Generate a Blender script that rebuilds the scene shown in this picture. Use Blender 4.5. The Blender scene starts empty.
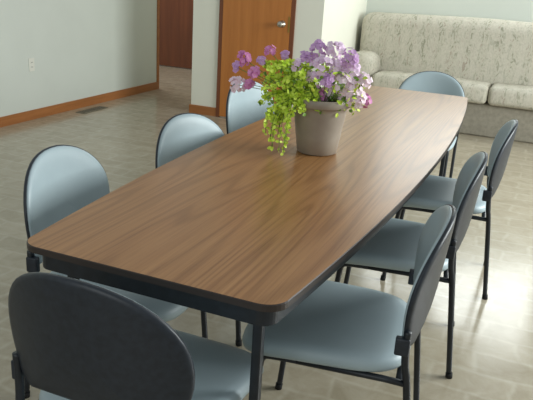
import bpy, math, random
from mathutils import Vector, Matrix, noise
random.seed(7)
sc=bpy.context.scene
COL=bpy.context.collection
sc.view_settings.view_transform='Standard'

# ------------------------------------------------------------ materials
def srgb(r,g,b):
    f=lambda v:(v/255/12.92) if v/255<=.04045 else ((v/255+.055)/1.055)**2.4
    return (f(r),f(g),f(b),1)
def newmat(name,col,rough=.6,metal=0,spec=.5):
    m=bpy.data.materials.new(name);m.use_nodes=True
    b=m.node_tree.nodes['Principled BSDF']
    b.inputs['Base Color'].default_value=col
    b.inputs['Roughness'].default_value=rough
    b.inputs['Metallic'].default_value=metal
    b.inputs['Specular IOR Level'].default_value=spec
    return m
def N(m,t,**k):
    n=m.node_tree.nodes.new(t)
    for a,v in k.items(): setattr(n,a,v)
    return n
def L(m,a,b): m.node_tree.links.new(a,b)
def coords(m,scale=(1,1,1),rot=(0,0,0)):
    t=N(m,'ShaderNodeTexCoord');mp=N(m,'ShaderNodeMapping')
    mp.inputs['Scale'].default_value=scale;mp.inputs['Rotation'].default_value=rot
    L(m,t.outputs['Object'],mp.inputs['Vector']);return mp.outputs['Vector']
def ramp(m,fac,stops):
    r=N(m,'ShaderNodeValToRGB');e=r.color_ramp.elements
    e[0].position=stops[0][0];e[0].color=stops[0][1]
    e[1].position=stops[-1][0];e[1].color=stops[-1][1]
    for p,c in stops[1:-1]:
        x=e.new(p);x.color=c
    L(m,fac,r.inputs['Fac']);return r.outputs['Color']
def noisetex(m,vec,scale,detail=4,rough=.5,dist=0):
    n=N(m,'ShaderNodeTexNoise');n.inputs['Scale'].default_value=scale
    n.inputs['Detail'].default_value=detail;n.inputs['Roughness'].default_value=rough
    n.inputs['Distortion'].default_value=dist
    L(m,vec,n.inputs['Vector']);return n.outputs['Fac']
def bump(m,h,s=.2,d=.01):
    b=N(m,'ShaderNodeBump');b.inputs['Strength'].default_value=s;b.inputs['Distance'].default_value=d
    L(m,h,b.inputs['Height']);L(m,b.outputs['Normal'],m.node_tree.nodes['Principled BSDF'].inputs['Normal'])
def base(m,c): L(m,c,m.node_tree.nodes['Principled BSDF'].inputs['Base Color'])
def mix(m,f,a,b,mode='MIX'):
    n=N(m,'ShaderNodeMix',data_type='RGBA',blend_type=mode)
    if isinstance(f,(int,float)): n.inputs[0].default_value=f
    else: L(m,f,n.inputs[0])
    for i,v in ((6,a),(7,b)):
        if isinstance(v,tuple): n.inputs[i].default_value=v
        else: L(m,v,n.inputs[i])
    return n.outputs[2]
def mottled(name,c1,c2,scale,rough=.6,bs=.1,metal=0,spec=.5,detail=4):
    m=newmat(name,c1,rough,metal,spec);v=coords(m)
    f=noisetex(m,v,scale,detail);base(m,ramp(m,f,[(.35,c1),(.65,c2)]))
    if bs: bump(m,f,bs,.003)
    return m

# walnut laminate with cathedral grain along Y
M_wood=newmat('walnut_laminate',srgb(130,92,66),.3)
v=coords(M_wood,(4.8,.28,1));n1=N(M_wood,'ShaderNodeTexNoise');n1.inputs['Scale'].default_value=1.0;n1.inputs['Detail'].default_value=1.0
L(M_wood,v,n1.inputs['Vector'])
mm=N(M_wood,'ShaderNodeMath',operation='MULTIPLY');mm.inputs[1].default_value=135;L(M_wood,n1.outputs['Fac'],mm.inputs[0])
sn=N(M_wood,'ShaderNodeMath',operation='SINE');L(M_wood,mm.outputs[0],sn.inputs[0])
ma=N(M_wood,'ShaderNodeMath',operation='MULTIPLY_ADD');ma.inputs[1].default_value=.5;ma.inputs[2].default_value=.5;L(M_wood,sn.outputs[0],ma.inputs[0])
c1=ramp(M_wood,ma.outputs[0],[(0,srgb(156,113,71)),(.35,srgb(171,126,82)),(1,srgb(176,131,86))])
v2=coords(M_wood,(210,3.5,1));f2=noisetex(M_wood,v2,1,4,.6)
c2=ramp(M_wood,f2,[(.3,srgb(204,187,166)),(.5,srgb(238,231,219)),(.72,srgb(253,249,240))])
v3=coords(M_wood,(22,.7,1));f3=noisetex(M_wood,v3,1,3)
c3=ramp(M_wood,f3,[(.35,srgb(236,228,218)),(.65,srgb(255,255,255))])
cc=mix(M_wood,.75,c1,c2,'MULTIPLY');cc=mix(M_wood,.7,cc,c3,'MULTIPLY')
base(M_wood,cc)
M_edge=newmat('dark_edge_band',srgb(50,40,36),.45)
M_black=mottled('slate_black_steel',srgb(22,27,33),srgb(30,36,44),30,.4,0)
M_shell=mottled('slate_plastic_shell',srgb(28,34,43),srgb(36,43,53),60,.42,.04)
M_vinyl=mottled('powder_blue_vinyl',srgb(164,180,186),srgb(170,186,192),6,.42,0)
M_glide=newmat('rubber_glide',srgb(20,20,20),.8)

# floor vinyl
M_floor=newmat('beige_patterned_vinyl',srgb(170,160,140),.18)
v=coords(M_floor,(1,1,1),(0,0,0))
nd=N(M_floor,'ShaderNodeTexNoise');nd.inputs['Scale'].default_value=4;L(M_floor,v,nd.inputs['Vector'])
dv=N(M_floor,'ShaderNodeVectorMath',operation='MULTIPLY_ADD');dv.inputs[1].default_value=(.08,.08,0);L(M_floor,nd.outputs['Color'],dv.inputs[0]);L(M_floor,v,dv.inputs[2])
br=N(M_floor,'ShaderNodeTexBrick')
br.inputs['Color1'].default_value=srgb(158,148,128);br.inputs['Color2'].default_value=srgb(176,166,146);br.inputs['Mortar'].default_value=srgb(188,180,162)
br.inputs['Scale'].default_value=1;br.inputs['Brick Width'].default_value=.30;br.inputs['Row Height'].default_value=.15
br.inputs['Mortar Size'].default_value=.016;br.inputs['Mortar Smooth'].default_value=1
L(M_floor,dv.outputs[0],br.inputs['Vector'])
f=noisetex(M_floor,v,10,6,.65,.6);cn=ramp(M_floor,f,[(.35,srgb(152,141,119)),(.55,srgb(175,165,145)),(.75,srgb(192,184,167))])
base(M_floor,mix(M_floor,.52,br.outputs['Color'],cn))
M_wall=mottled('pale_neutral_wall_paint',srgb(206,211,203),srgb(209,214,206),3,.6,.02)
M_wall2=mottled('cream_wall_paint',srgb(229,228,214),srgb(232,231,217),3,.7,.02)
def woodmat(name,a,b,sc_,rough=.4):
    m=newmat(name,a,rough);v=coords(m,sc_);f=noisetex(m,v,1,5,.6,.4)
    base(m,ramp(m,f,[(.3,a),(.7,b)]));return m
M_door=woodmat('orange_brown_door_wood',srgb(176,108,48),srgb(194,124,60),(18,18,1.2))
M_dark=woodmat('dark_red_brown_wood',srgb(104,58,34),srgb(126,72,42),(18,18,1.2))
M_base=woodmat('stained_baseboard_wood',srgb(150,94,50),srgb(170,110,62),(2,2,30))
M_metal=newmat('satin_nickel',srgb(190,185,175),.3,1)
M_brass=newmat('aged_brass',srgb(170,140,80),.35,1)
M_plate=newmat('ivory_plastic',srgb(222,222,212),.5)
M_vent=newmat('brown_metal_register',srgb(116,108,90),.5,.3)
M_slot=newmat('vent_slot_dark',srgb(56,50,42),.8)
# sofa fabric: leafy print arranged in faint vertical bands
M_sofa=newmat('grey_beige_foliage_print_fabric',srgb(190,185,170),.9,0,.2)
v=coords(M_sofa,(24,20,9));f=noisetex(M_sofa,v,1.1,4,.6,1.5)
lf=ramp(M_sofa,f,[(.36,srgb(148,148,132)),(.45,srgb(188,185,171)),(.57,srgb(196,192,179)),(.66,srgb(166,156,144))])
wv=N(M_sofa,'ShaderNodeTexWave',wave_type='BANDS',bands_direction='X');wv.inputs['Scale'].default_value=2.2;wv.inputs['Distortion'].default_value=.6;wv.inputs['Detail Scale'].default_value=2
L(M_sofa,coords(M_sofa),wv.inputs['Vector'])
plain=mix(M_sofa,.45,srgb(200,196,184),lf)
ca=mix(M_sofa,wv.outputs['Fac'],lf,plain)
v=coords(M_sofa);f2=noisetex(M_sofa,v,60,3);cb=ramp(M_sofa,f2,[(.35,srgb(236,233,228)),(.65,srgb(252,250,247))])
base(M_sofa,mix(M_sofa,.7,ca,cb,'MULTIPLY'))
M_skirt=mottled('taupe_sofa_base_fabric',srgb(132,126,113),srgb(146,140,126),30,.9,.2)
M_pot=mottled('taupe_glazed_pot',srgb(148,137,124),srgb(158,147,133),12,.45,.05)
M_soil=mottled('dark_soil',srgb(40,30,22),srgb(60,46,34),80,.95,.5)
def leafmat(n,a,b):
    m=mottled(n,a,b,60,.5,0);m.node_tree.nodes['Principled BSDF'].inputs['Subsurface Weight'].default_value=.15;m.node_tree.nodes['Principled BSDF'].inputs['Subsurface Radius'].default_value=(.01,.01,.005);return m
M_lime=leafmat('yellow_green_leaf',srgb(190,220,54),srgb(224,244,100))
M_green=leafmat('mid_green_leaf',srgb(100,140,54),srgb(142,176,72))
M_stem=leafmat('green_stem',srgb(110,140,60),srgb(120,150,60))
M_pet={ 'purple':mottled('purple_petal',srgb(196,146,204),srgb(220,180,224),70,.6,0),
 'lilac':mottled('lilac_petal',srgb(228,194,226),srgb(243,220,241),70,.6,0),
 'pink':mottled('pale_pink_petal',srgb(244,214,230),srgb(252,234,244),70,.6,0),
 'magenta':mottled('magenta_petal',srgb(206,116,178),srgb(228,152,204),70,.6,0)}
M_eye=newmat('pale_flower_eye',srgb(225,215,160),.6)

# ------------------------------------------------------------ mesh helpers
def link(o): COL.objects.link(o);return o
def mesh_obj(name,verts,faces,mat,smooth=True,parent=None,mats=None,fm=None):
    me=bpy.data.meshes.new(name);me.from_pydata([tuple(v) for v in verts],[],faces);me.update()
    for m in (mats or [mat]): me.materials.append(m)
    if fm:
        for p,i in zip(me.polygons,fm): p.material_index=i
    for p in me.polygons: p.use_smooth=smooth
    o=link(bpy.data.objects.new(name,me))
    if parent: o.parent=parent
    return o
class Geo:
    def __init__(s): s.v=[];s.f=[];s.m=[]
    def add(s,v,f,mi=0):
        k=len(s.v);s.v+=[Vector(x) for x in v];s.f+=[tuple(i+k for i in q) for q in f];s.m+=[mi]*len(f);return s
    def box(s,a,b,mi=0,bev=0):
        x0,y0,z0=a;x1,y1,z1=b
        if bev<=0:
            return s.add([(x0,y0,z0),(x1,y0,z0),(x1,y1,z0),(x0,y1,z0),(x0,y0,z1),(x1,y0,z1),(x1,y1,z1),(x0,y1,z1)],
            [(0,3,2,1),(4,5,6,7),(0,1,5,4),(1,2,6,5),(2,3,7,6),(3,0,4,7)],mi)
        import bmesh
        bm=bmesh.new();bmesh.ops.create_cube(bm,size=1)
        for v in bm.verts: v.co=Vector(((x0+x1)/2+v.co.x*(x1-x0),(y0+y1)/2+v.co.y*(y1-y0),(z0+z1)/2+v.co.z*(z1-z0)))
        bmesh.ops.bevel(bm,geom=bm.edges[:],offset=bev,segments=4,affect='EDGES',profile=.5)
        bm.verts.index_update()
        s.add([v.co.copy() for v in bm.verts],[tuple(v.index for v in f.verts) for f in bm.faces],mi);bm.free();return s
    def tube(s,pts,r,n=10,mi=0,caps=True):
        pts=[Vector(p) for p in pts];rings=[];up=None
        for i,p in enumerate(pts):
            t=((pts[min(i+1,len(pts)-1)]-pts[max(i-1,0)])).normalized()
            if up is None:
                up=t.orthogonal().normalized()
            up=(up-t*up.dot(t)).normalized();w=t.cross(up)
            rr=r[i] if isinstance(r,(list,tuple)) else r
            rings.append([p+(up*math.cos(2*math.pi*k/n)+w*math.sin(2*math.pi*k/n))*rr for k in range(n)])
        v=[q for R in rings for q in R];f=[]
        for i in range(len(pts)-1):
            for k in range(n):
                f.append((i*n+k,i*n+(k+1)%n,(i+1)*n+(k+1)%n,(i+1)*n+k))
        if caps: f.append(tuple(range(n))[::-1]);f.append(tuple((len(pts)-1)*n+k for k in range(n)))
        return s.add(v,f,mi)
    def lathe(s,prof,n=40,mi=0,c=(0,0,0)):
        v=[];f=[]
        for r,z in prof:
            for k in range(n): v.append((c[0]+r*math.cos(2*math.pi*k/n),c[1]+r*math.sin(2*math.pi*k/n),c[2]+z))
        for i in range(len(prof)-1):
            for k in range(n): f.append((i*n+k,i*n+(k+1)%n,(i+1)*n+(k+1)%n,(i+1)*n+k))
        return s.add(v,f,mi)
    def obj(s,name,mats,parent=None,smooth=True):
        if not isinstance(mats,list): mats=[mats]
        return mesh_obj(name,s.v,s.f,None,smooth,parent,mats,s.m)
def smooth_path(pts,it=2):
    pts=[Vector(p) for p in pts]
    for _ in range(it):
        q=[pts[0]]
        for a,b in zip(pts,pts[1:]): q+=[a*.75+b*.25,a*.25+b*.75]
        q.append(pts[-1]);pts=q
    return pts
def pad(outline,rings,fn):
    """outline: 2D pts; rings: (scale, offset) from front centre to rear centre; fn(x,y,off)->Vector"""
    cx=sum(p[0] for p in outline)/len(outline);cy=sum(p[1] for p in outline)/len(outline)
    n=len(outline);v=[];f=[]
    v.append(fn(cx,cy,rings[0][1]))
    for s,o in rings[1:-1]:
        for p in outline: v.append(fn(cx+(p[0]-cx)*s,cy+(p[1]-cy)*s,o))
    v.append(fn(cx,cy,rings[-1][1]))
    nr=len(rings)-2
    for k in range(n): f.append((0,1+k,1+(k+1)%n))
    for i in range(nr-1):
        for k in range(n):
            a=1+i*n+k;b=1+i*n+(k+1)%n
            f.append((a,a+n,b+n,b))
    last=len(v)-1;k0=1+(nr-1)*n
    for k in range(n): f.append((last,k0+(k+1)%n,k0+k))
    return v,f
def fixnormals(o):
    import bmesh
    bm=bmesh.new();bm.from_mesh(o.data);bmesh.ops.recalc_face_normals(bm,faces=bm.faces);bm.to_mesh(o.data);bm.free()
def empty(name,loc,rz=0):
    e=bpy.data.objects.new(name,None);e.empty_display_size=.1;e.location=loc;e.rotation_euler=(0,0,rz);return link(e)
def structure(o): o['kind']='structure';return o

# ------------------------------------------------------------ room shell
WX=-3.474;PY=3.19;BY=4.66;HY=5.85;WEY=4.12
g=Geo().box((-6.5,-5.5,-.1),(4.5,6.2,0));structure(g.obj('floor',M_floor,smooth=False))
g=Geo().box((WX-.12,-5.5,0),(WX,WEY,2.6));structure(g.obj('wall_left',M_wall,smooth=False))
g=Geo().box((-2.49,PY,0),(-1.17,BY+.12,2.6));structure(g.obj('wall_partition',M_wall2,smooth=False))
g=Geo().box((-1.17,BY,0),(4.5,BY+.12,2.6));structure(g.obj('wall_back',M_wall,smooth=False))
g=Geo().box((-6.5,HY,0),(-1.17,HY+.12,2.6));structure(g.obj('wall_hall',M_wall2,smooth=False))
g=Geo().box((WX,-5.5,0),(WX+.014,WEY,.085));structure(g.obj('baseboard_left',M_base,smooth=False))
g=Geo().box((-2.505,PY-.014,0),(-2.2,PY,.085));g.box((-2.505,PY,0),(-2.49,BY,.085));g.box((-1.435,PY-.014,0),(-1.155,PY,.085));g.box((-1.17,PY,0),(-1.155,BY,.085));structure(g.obj('baseboard_partition',M_base,smooth=False))
g=Geo().box((-1.155,BY-.014,0),(4.5,BY,.085));structure(g.obj('baseboard_back',M_base,smooth=False))
g=Geo().box((WX-.13,WEY,0),(WX+.012,WEY+.04,2.6));structure(g.obj('trim_1',M_base,smooth=False))
# partition door (closed, flush)
g=Geo().box((-2.16,PY-.02,.012),(-1.475,PY,2.03))
d=structure(g.obj('door_1',M_door,smooth=False))
k=Geo();kx=-1.55;kz=.95
def ylathe(g,prof,c,n=24,mi=0):
    v=[];f=[]
    for r,t in prof:
        for i in range(n): v.append((c[0]+r*math.cos(2*math.pi*i/n),c[1]-t,c[2]+r*math.sin(2*math.pi*i/n)))
    for j in range(len(prof)-1):
        for i in range(n): f.append((j*n+i,j*n+(i+1)%n,(j+1)*n+(i+1)%n,(j+1)*n+i))
    g.add(v,f,mi)
ylathe(k,[(0,0),(.032,0),(.032,.006),(.012,.012),(.012,.035),(.024,.042),(.029,.056),(.024,.068),(0,.072)],(kx,PY-.02,kz))
o=k.obj('door_knob',M_metal);o.parent=d
g=Geo().box((-1.492,PY-.023,.88),(-1.476,PY-.019,1.02));o=g.obj('latch_plate',M_brass,smooth=False);o.parent=d
g=Geo().box((-2.2,PY-.018,0),(-2.162,PY,2.07)).box((-1.473,PY-.018,0),(-1.435,PY,2.07)).box((-2.2,PY-.018,2.032),(-1.435,PY,2.07));structure(g.obj('trim_2',M_dark,smooth=False))
# hall door
g=Geo().box((-5.4,HY-.03,.01),(-3.2,HY,2.05));structure(g.obj('door_2',M_dark,smooth=False))
# outlet
g=Geo().box((WX,-.035,-.058),(WX+.006,.035,.058),0,.002)
for zz in (-.02,.02):
    g.box((WX+.006,-.014,zz-.012),(WX+.009,.014,zz+.012),0,.001)
    g.box((WX+.009,-.008,zz-.005),(WX+.0095,-.005,zz+.005),1);g.box((WX+.009,.005,zz-.005),(WX+.0095,.008,zz+.005),1)
o=g.obj('wall_outlet',[M_plate,M_slot],smooth=False);o.location=(0,2.03,.49);o['label']='ivory electrical outlet plate on the pale wall';o['category']='outlet'
# floor register
g=Geo().box((-.055,-.19,0),(.055,.19,.005),0,.002)
for i in range(14):
    y=-.165+i*.0255
    g.box((-.04,y-.004,.005),(.04,y+.004,.0055),1)
o=g.obj('floor_register',[M_vent,M_slot],smooth=False);o.location=(-3.31,2.67,0);o['label']='brown metal floor register beside the baseboard';o['category']='vent'

# ------------------------------------------------------------ table
TL=3.12;WE=.684;TB=.0934;TH=.74
def halfw(y): return WE/2+TB*(1-(2*y/TL)**2)
def table_outline(ins=0,rc=.055,n=40):
    pts=[]
    y0=TL/2-ins
    def hw(y): return halfw(y)-ins
    r=max(rc-ins*.5,.012)
    side=[(hw(-y0+r+(2*y0-2*r)*i/n),-y0+r+(2*y0-2*r)*i/n) for i in range(n+1)]
    def corner(cx,cy,a0,a1):
        return [(cx+r*math.cos(a0+(a1-a0)*i/8),cy+r*math.sin(a0+(a1-a0)*i/8)) for i in range(1,8)]
    xs=side[-1][0]
    pts+=side
    pts+=corner(xs-r,y0-r,0,math.pi/2);pts.append((xs-r,y0))
    pts.append((-(xs-r),y0));pts+=corner(-(xs-r),y0-r,math.pi/2,math.pi)
    pts+=[(-x,y) for x,y in side[::-1]]
    pts+=corner(-(xs-r),-y0+r,math.pi,1.5*math.pi);pts.append((-(xs-r),-y0))
    pts.append((xs-r,-y0));pts+=corner(xs-r,-y0+r,1.5*math.pi,2*math.pi)
    return pts
tab=empty('conference_table',(0,0,0))
tab['label']='long boat-shaped table with walnut laminate top and black steel base';tab['category']='table'
ol=table_outline();n=len(ol)
v=[(x,y,TH-.002) for x,y in ol]+[(x*(1-.002/.4),y*(1-.002/1.5),TH) for x,y in ol]
v+= [(x,y,TH-.017) for x,y in ol]
f=[tuple(range(n,2*n))];fm=[0]
for i in range(n):
    j=(i+1)%n
    f.append((i,j,n+j,n+i));fm.append(1)
    f.append((2*n+i,2*n+j,j,i));fm.append(1)
f.append(tuple(2*n+i for i in range(n))[::-1]);fm.append(1)
o=mesh_obj('tabletop',v,f,None,False,tab,[M_wood,M_edge],fm)
# apron ring
oi=table_outline(.03);n=len(oi);inn=table_outline(.055)
v=[(x,y,.723) for x,y in oi]+[(x,y,.670) for x,y in oi]+[(x,y,.670) for x,y in inn]+[(x,y,.723) for x,y in inn]
f=[]
for i in range(n):
    j=(i+1)%n
    for a in range(3): f.append((a*n+i,(a+1)*n+i,(a+1)*n+j,a*n+j))
mesh_obj('apron',v,f,M_black,False,tab)
for sx in (-1,1):
    for sy in (-1,1):
        x=sx*.262;y=sy*1.46
        g=Geo().box((x-.012,y-.012,.012),(x+.012,y+.012,.70),0,.004);g.box((x-.015,y-.015,0),(x+.015,y+.015,.014),1,.003)
        g.obj('leg',[M_black,M_glide],tab)

# ------------------------------------------------------------ chairs
def seat_outline(n=56):
    pts=[]
    for i in range(n):
        a=2*math.pi*i/n;c,s=math.cos(a),math.sin(a)
        e=2/4.2 if s<0 else 2/4.4
        x=abs(c)**e*(1 if c>=0 else -1);y=abs(s)**e*(1 if s>=0 else -1)
        w=.232+.014*y
        pts.append((x*w,.022+y*.24))
    return pts
def back_outline(hw=.233,zb=.485,zt=.818):
    pts=[];r=.045;hb=hw-.018
    for i in range(7):
        a=-math.pi/2+(math.pi/2)*i/6;pts.append((hb-r+r*math.cos(a),zb+r+r*math.sin(a)))
    zs=.625
    for i in range(1,4): pts.append((hb+(hw-hb)*math.sin(i/3*math.pi/2),zb+r+(zs-zb-r)*i/3))
    for i in range(1,25):
        a=math.pi*i/24;e=.92
        pts.append((hw*(abs(math.cos(a))**e)*(1 if math.cos(a)>=0 else -1),zs+(zt-zs)*math.sin(a)**.92 if i<24 else zs))
    for i in range(1,4): pts.append((-hw+(hw-hb)*(1-math.cos(i/3*math.pi/2)),zs-(zs-zb-r)*i/3))
    for i in range(1,7):
        a=math.pi+(math.pi/2)*i/6;pts.append((-(hb-r)+r*math.cos(a),zb+r+r*math.sin(a)))
    return pts
def chair_master():
    e=empty('dining_chair',(0,0,0))
    ZS=.450
    def sf(x,y,o):
        drop=-.018*max(0,(y-.08)/.15)**2
        dish=-.006*(1-min(1,(x/.22)**2))*(1-min(1,((y-.02)/.22)**2))
        return Vector((x,y,ZS+o+drop+dish))
    v,f=pad(seat_outline(),[(0,0),(.15,0),(.35,0),(.5,0),(.65,0),(.75,0),(.85,-.001),(.94,-.005),(.985,-.015),(1,-.028),(.985,-.041),(.95,-.049),(.5,-.051),(0,-.051)],sf)
    o=mesh_obj('seat',v,f,M_vinyl,True,e);fixnormals(o)
    def bf(x,z,o):
        return Vector((x,-.232-.10*(z-.50)+1.05*x*x+o,z))
    ol=back_outline()
    v,f=pad(ol,[(0,-.012),(.25,-.012),(.5,-.012),(.7,-.012),(.9,-.012),(1,-.010),(1.0,-.017),(.985,-.021),(.93,-.023),(.7,-.024),(.5,-.024),(.25,-.024),(0,-.024)],bf)
    sh=mesh_obj('backrest',v,f,M_shell,True,e);fixnormals(sh);sh['label']='black plastic backrest shell'
    v,f=pad(ol,[(0,.006),(.2,.006),(.4,.006),(.6,.006),(.75,.0055),(.9,.003),(.97,-.002),(.985,-.007),(.985,-.0125),(.7,-.0125),(.5,-.0125),(.25,-.0125),(0,-.0125)],bf)
    o=mesh_obj('back_pad',v,f,M_vinyl,True,sh);fixnormals(o);o['label']='powder blue vinyl back pad'
    r=.0105
    for sx in (-1,1):
        g=Geo();g.tube(smooth_path([(sx*.208,-.265,.012),(sx*.210,-.222,.40),(sx*.215,-.208,.45),(sx*.220,-.206,.55)]),r)
        g.tube([(sx*.208,-.267,0),(sx*.208,-.265,.02)],.013,mi=1);g.obj('leg',[M_black,M_glide],e)
        g=Geo();g.tube(smooth_path([(sx*.208,.215,.012),(sx*.205,.185,.36),(sx*.205,.175,.386),(sx*.205,.15,.390),(sx*.205,.08,.391)]),r)
        g.tube([(sx*.208,.217,0),(sx*.208,.215,.02)],.013,mi=1);g.obj('leg',[M_black,M_glide],e)
        g=Geo().box((sx*.222-.011,-.216,.482),(sx*.222+.011,-.178,.532),0,.005);o=g.obj('bracket',M_shell,e)
    g=Geo()
    for sx in (-1,1): g.tube([(sx*.205,.14,.390),(sx*.205,-.16,.390),(sx*.210,-.224,.390)],.0095)
    g.tube([(-.205,.12,.389),(.205,.12,.389)],.0095);g.tube([(-.208,-.2,.389),(.208,-.2,.389)],.0095)
    g.obj('frame',M_black,e)
    return e
def tree(o):
    r=[o]
    for c in o.children: r+=tree(c)
    return r
master=chair_master()
chairs=[ # x,y,deg,label
 (.327,-.98,97,'powder blue chair with dark shell near the table corner'),
 (.34,-.26,97,'powder blue chair with dark shell at the table middle'),
 (.40,.51,95,'powder blue chair with black legs on the open floor side'),
 (-.405,-1.015,-85,'rounded powder blue chair facing the table on the wall side'),
 (-.335,-.36,-101,'rounded powder blue chair at mid table on the wall side'),
 (-.525,.65,-101,'rounded powder blue chair beside the wooden door'),
 (-.005,-1.505,0,'dark-backed chair tucked under the table end, seen from behind'),
 (.06,1.745,181,'powder blue chair at the table end beside the sofa')]
def place(e,x,y,d,l):
    e.location=(x,y,0);e.rotation_euler=(0,0,math.radians(d));e['label']=l;e['category']='chair';e['group']='dining chairs around the table'
bpy.context.view_layer.update()
parts=tree(master)
copies=[]
for c in chairs[1:]:
    mp={}
    for o in parts:
        q=o.copy();COL.objects.link(q);mp[o]=q
        if o.parent: q.parent=mp[o.parent]
    copies.append(mp[master])
place(master,*chairs[0])
for e,c in zip(copies,chairs[1:]): place(e,*c)

# ------------------------------------------------------------ sofa
sofa=empty('sofa',(0,0,0));sofa['label']='grey-beige foliage-print fabric sofa against the back wall';sofa['category']='sofa'
SX0=-1.14;SX1=1.75;SF=3.95
def softbox(name,a,b,bev,mat,parent,puff=0,label=None):
    import bmesh
    bm=bmesh.new();bmesh.ops.create_cube(bm,size=1)
    a=Vector(a);b=Vector(b)
    for vv in bm.verts: vv.co=Vector([ (a[i]+b[i])/2+vv.co[i]*(b[i]-a[i]) for i in range(3)])
    bmesh.ops.bevel(bm,geom=bm.edges[:],offset=bev,segments=5,affect='EDGES',profile=.5)
    bmesh.ops.triangulate(bm,faces=[f for f in bm.faces if len(f.verts)>4])
    bmesh.ops.subdivide_edges(bm,edges=[e for e in bm.edges if e.calc_length()>.12],cuts=6,use_grid_fill=True)
    c=(a+b)/2
    for vv in bm.verts:
        t=[1-min(1,abs((vv.co[i]-c[i])/((b[i]-a[i])/2)))**2 for i in range(3)]
        vv.co.z+=puff*t[0]*t[1]*(1 if vv.co.z>c.z else 0)
        vv.co.y-=puff*t[0]*t[2]*(1 if vv.co.y<c.y else 0)
        vv.co+=Vector((0,1,1))*.006*noise.noise(vv.co*4)
    me=bpy.data.meshes.new(name);bm.to_mesh(me);bm.free();me.materials.append(mat)
    for p in me.polygons: p.use_smooth=True
    o=link(bpy.data.objects.new(name,me));o.parent=parent
    if label:o['label']=label
    return o
softbox('base',(SX0+.02,SF+.04,.0),(SX1-.02,4.60,.32),.02,M_skirt,sofa,0,'taupe fabric sofa base')
softbox('backrest',(SX0+.02,4.28,.2),(SX1-.02,4.63,1.055),.10,M_sofa,sofa,.03)
for x0,x1 in ((SX0,SX0+.28),(SX1-.28,SX1)):
    softbox('arm',(x0,SF-.02,.1),(x1,4.54,.68),.10,M_sofa,sofa,0)
mid=.28
for x0,x1 in ((SX0+.285,mid-.003),(mid+.003,SX1-.285)):
    softbox('seat_cushion',(x0,SF-.03,.315),(x1,4.31,.50),.05,M_sofa,sofa,.02)

# ------------------------------------------------------------ potted flowers
PX,PYY=-.016,-.275
pf=empty('potted_flowers',(PX,PYY,TH+.001));pf['label']='taupe pot of purple and pink flowers with trailing lime foliage';pf['category']='potted plant'
g=Geo().lathe([(0,0),(.072,0),(.078,.004),(.088,.07),(.102,.168),(.107,.184),(.114,.186),(.118,.190),(.120,.215),(.117,.219),(.110,.217),(.106,.195),(.10,.19)],56)
g.obj('pot',M_pot,pf)
g=Geo().lathe([(0,.205),(.05,.203),(.107,.195)],32);g.obj('soil',M_soil,pf)
rg=Vector((.928,.3725,0));fr=Vector((.3725,-.928,0))
def IP(u,v,b): # offsets along the pot's side and front
    return rg*((u-322)/235)+fr*b+Vector((0,0,.205+(98-v)/235))
def leaf(g,p,d,nrm,l,w,mi=0):
    d=d.normalized();s=d.cross(nrm).normalized();nn=s.cross(d)
    if p.z+min(0,d.z)*l<.006: return
    g.add([p,p+d*l*.35+s*w*.5+nn*w*.12,p+d*l*.35-nn*w*.08,p+d*l*.35-s*w*.5+nn*w*.12,p+d*l*.75+s*w*.38,p+d*l*.75-s*w*.38,p+d*l-nn*w*.15],
      [(0,1,2),(0,2,3),(1,4,2),(2,5,3),(2,4,6),(2,6,5)],mi)
def rv(): 
    return Vector((random.gauss(0,1),random.gauss(0,1),random.gauss(0,1))).normalized()
# lime trailing foliage
g=Geo();gs=Geo()
for i in range(58):
    u1=random.uniform(270,312);
    r=random.random()
    v1=random.uniform(92,148) if r<.52 else random.uniform(60,94)
    if v1>112:u1=random.uniform(272,294)
    b1=random.uniform(-.02,.14)
    p0=rg*random.uniform(-.09,.0)+fr*random.uniform(-.02,.09)+Vector((0,0,.205))
    p3=IP(u1,v1,b1)
    if (p3.xy.length<.125): 
        q=p3.xy.normalized()*.13;p3=Vector((q.x,q.y,p3.z))
    p3.z=max(p3.z,.02)
    p1=p0.lerp(p3,.35);p1.z=max(p0.z,p3.z)+random.uniform(.01,.05)
    p2=p0.lerp(p3,.85);p2.z=max(p0.z,p3.z)+.0 if p3.z<.2 else p3.z
    if p3.z<.2:
        p2=Vector((p3.x,p3.y,.2+random.uniform(0,.02)))
    path=[]
    for k in range(17):
        t=k/16;q=p0*(1-t)**3+p1*3*t*(1-t)**2+p2*3*t*t*(1-t)+p3*t**3;path.append(q)
    gs.tube(path,.0013,5)
    for k in range(2,17):
        d=(path[k]-path[k-1]).normalized()
        for s in range(2 if p3.z<.2 else 3):
            a=(rv()+d*.3+fr*.3).normalized();leaf(g,path[k],a,(fr+rv()*.6+Vector((0,0,.6))).normalized(),random.uniform(.013,.021),random.uniform(.010,.015))
g.obj('trailing_foliage',M_lime,pf)
# green leaves dome
g=Geo()
for i in range(620):
    u=random.uniform(268,357);v0=random.uniform(60,106);b=random.uniform(-.1,.12)
    if v0<60+abs(u-318)*.35: continue
    p=IP(u,v0,b)
    if v0>92 and abs(u-320)>52: continue
    leaf(g,p,(rv()+Vector((0,0,.3))+(p.xy.to_3d())*3).normalized(),(rv()*.6+fr*.5+Vector((0,0,.7))).normalized(),random.uniform(.016,.028),random.uniform(.010,.016),random.choice((0,1,1)))
for i in range(50):
    a=random.uniform(0,6.28);p=Vector((math.cos(a)*.09,math.sin(a)*.09,.205))
    q=p*1.0+Vector((math.cos(a)*random.uniform(0,.07),math.sin(a)*random.uniform(0,.07),random.uniform(.04,.10)))
    gs.tube([p*.6+Vector((0,0,.08)),p.lerp(q,.5)+Vector((0,0,.02)),q],.0016,5)
gs.obj('stems',M_stem,pf)
g.obj('leaves',[M_green,M_lime],pf)
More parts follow.
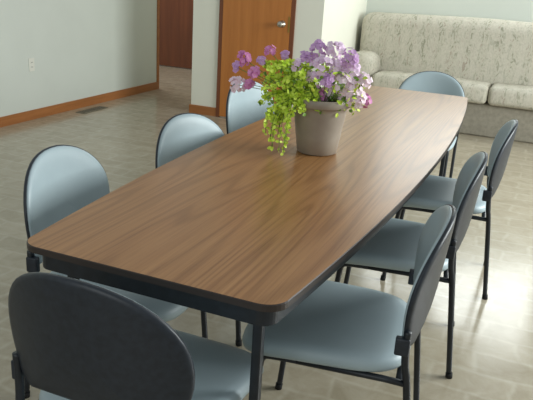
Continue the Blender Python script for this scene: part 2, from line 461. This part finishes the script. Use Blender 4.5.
# ruffled five-lobed blossoms gathered into rounded heads
def blossom(g,p,nrm,fs):
    t1=nrm.orthogonal().normalized();t2=nrm.cross(t1);a0=random.uniform(0,6);n=20
    ring1=[];ring2=[]
    for k in range(n):
        a=a0+2*math.pi*k/n;dd=t1*math.cos(a)+t2*math.sin(a)
        lob=.78+.22*abs(math.sin(2.5*(a-a0)))**.6
        ring1.append(p+dd*fs*.5*lob+nrm*fs*.10)
        ring2.append(p+dd*fs*lob*random.uniform(.95,1.04)+nrm*fs*(.14+.09*math.sin(5*a+k)))
    v=[p-nrm*fs*.05]+ring1+ring2
    f=[(0,1+k,1+(k+1)%n) for k in range(n)]+[(1+k,1+n+k,1+n+(k+1)%n,1+(k+1)%n) for k in range(n)]
    g.add(v,f,0)
    g.add([p+nrm*fs*.12+(t1*math.cos(a)+t2*math.sin(a))*fs*.12 for a in (0,1.05,2.1,3.14,4.2,5.25)],[(0,1,2,3,4,5)],1)
cl=[(316,53,9,'purple'),(329,52,9,'lilac'),(343,58,9,'purple'),(305,62,8,'purple'),(318,65,10,'lilac'),(331,65,9,'lilac'),(345,69,10,'lilac'),(356,77,8,'pink'),(311,76,7,'lilac'),(324,78,9,'purple'),(337,79,10,'pink'),(349,84,10,'pink'),(331,90,9,'pink'),(343,94,9,'pink'),(354,94,7,'pink'),(361,95,6,'magenta'),(321,92,6,'magenta'),(297,66,5,'lilac'),(287,60,4,'purple'),(251,64,7,'magenta'),(274,57,5,'magenta'),(261,75,6,'magenta'),(247,88,8,'pink'),(257,86,5,'magenta'),(300,82,4,'lilac'),(245,72,5,'purple'),(266,66,4,'purple'),(337,71,8,'lilac')]
for u,v0,rp,ck in cl:
    g=Geo();c=IP(u,v0,random.uniform(.02,.09));R=rp/235
    cnt=max(8,int(rp*3.0))
    for i in range(cnt):
        d=(rv()+fr*.6+Vector((0,0,.5))).normalized();p=c+d*R*random.uniform(.6,1.0)
        blossom(g,p,(d*1.3+fr*.5+Vector((0,0,.3))+rv()*.25).normalized(),random.uniform(.009,.0125))
    st=Vector((c.x*.3,c.y*.3,.19))
    g.tube([st,st.lerp(c,.6)+Vector((0,0,.01)),c],.0015,5,2)
    o=g.obj('flower_cluster',[M_pet[ck],M_eye,M_stem],pf,smooth=True)
    o['label']=ck+' flower cluster'

# ------------------------------------------------------------ light
w=bpy.data.worlds.new('World');sc.world=w;w.use_nodes=True
bg=w.node_tree.nodes['Background'];bg.inputs[0].default_value=(.84,.91,.91,1);bg.inputs[1].default_value=.47
def area(name,loc,target,sx,sy,power,col):
    l=bpy.data.lights.new(name,'AREA');l.shape='RECTANGLE';l.size=sx;l.size_y=sy;l.energy=power;l.color=col
    o=link(bpy.data.objects.new(name,l));o.location=loc;o.rotation_euler=(Vector(target)-Vector(loc)).to_track_quat('-Z','Y').to_euler();return o
area('window_light',(3.4,1.4,1.8),(-.6,.9,.6),2.6,1.5,215,(.95,1,.985))
area('rear_window_light',(-.2,-4.8,1.9),(.2,0,.5),2.2,1.4,22,(.95,1,.99))
area('table_sheen_fill',(.1,4.6,1.95),(-.2,0,.7),1.9,.95,38,(.95,1,.99))  # no window here: unseen fill lamp added above the sofa for tabletop sheen
area('hall_light',(-4.4,4.9,2.4),(-3.4,4.4,0),.8,.8,24,(1,.98,.92))

# ------------------------------------------------------------ camera
yaw,pitch,roll=-0.3817,0.3287,0.0623
F=Vector((math.sin(yaw)*math.cos(pitch),math.cos(yaw)*math.cos(pitch),-math.sin(pitch)))
R=Vector((math.cos(yaw),-math.sin(yaw),0));U=R.cross(F)
R2=R*math.cos(roll)+U*math.sin(roll);U2=U*math.cos(roll)-R*math.sin(roll)
cd=bpy.data.cameras.new('camera');cam=link(bpy.data.objects.new('camera',cd))
CL=Vector((.771,-2.7318,1.4029))
m=Matrix((R2,U2,-F)).transposed().to_4x4();m.translation=CL;cam.matrix_world=m
cd.sensor_width=36;cd.lens=670.77*36/533;cd.clip_start=.05
sc.camera=cam
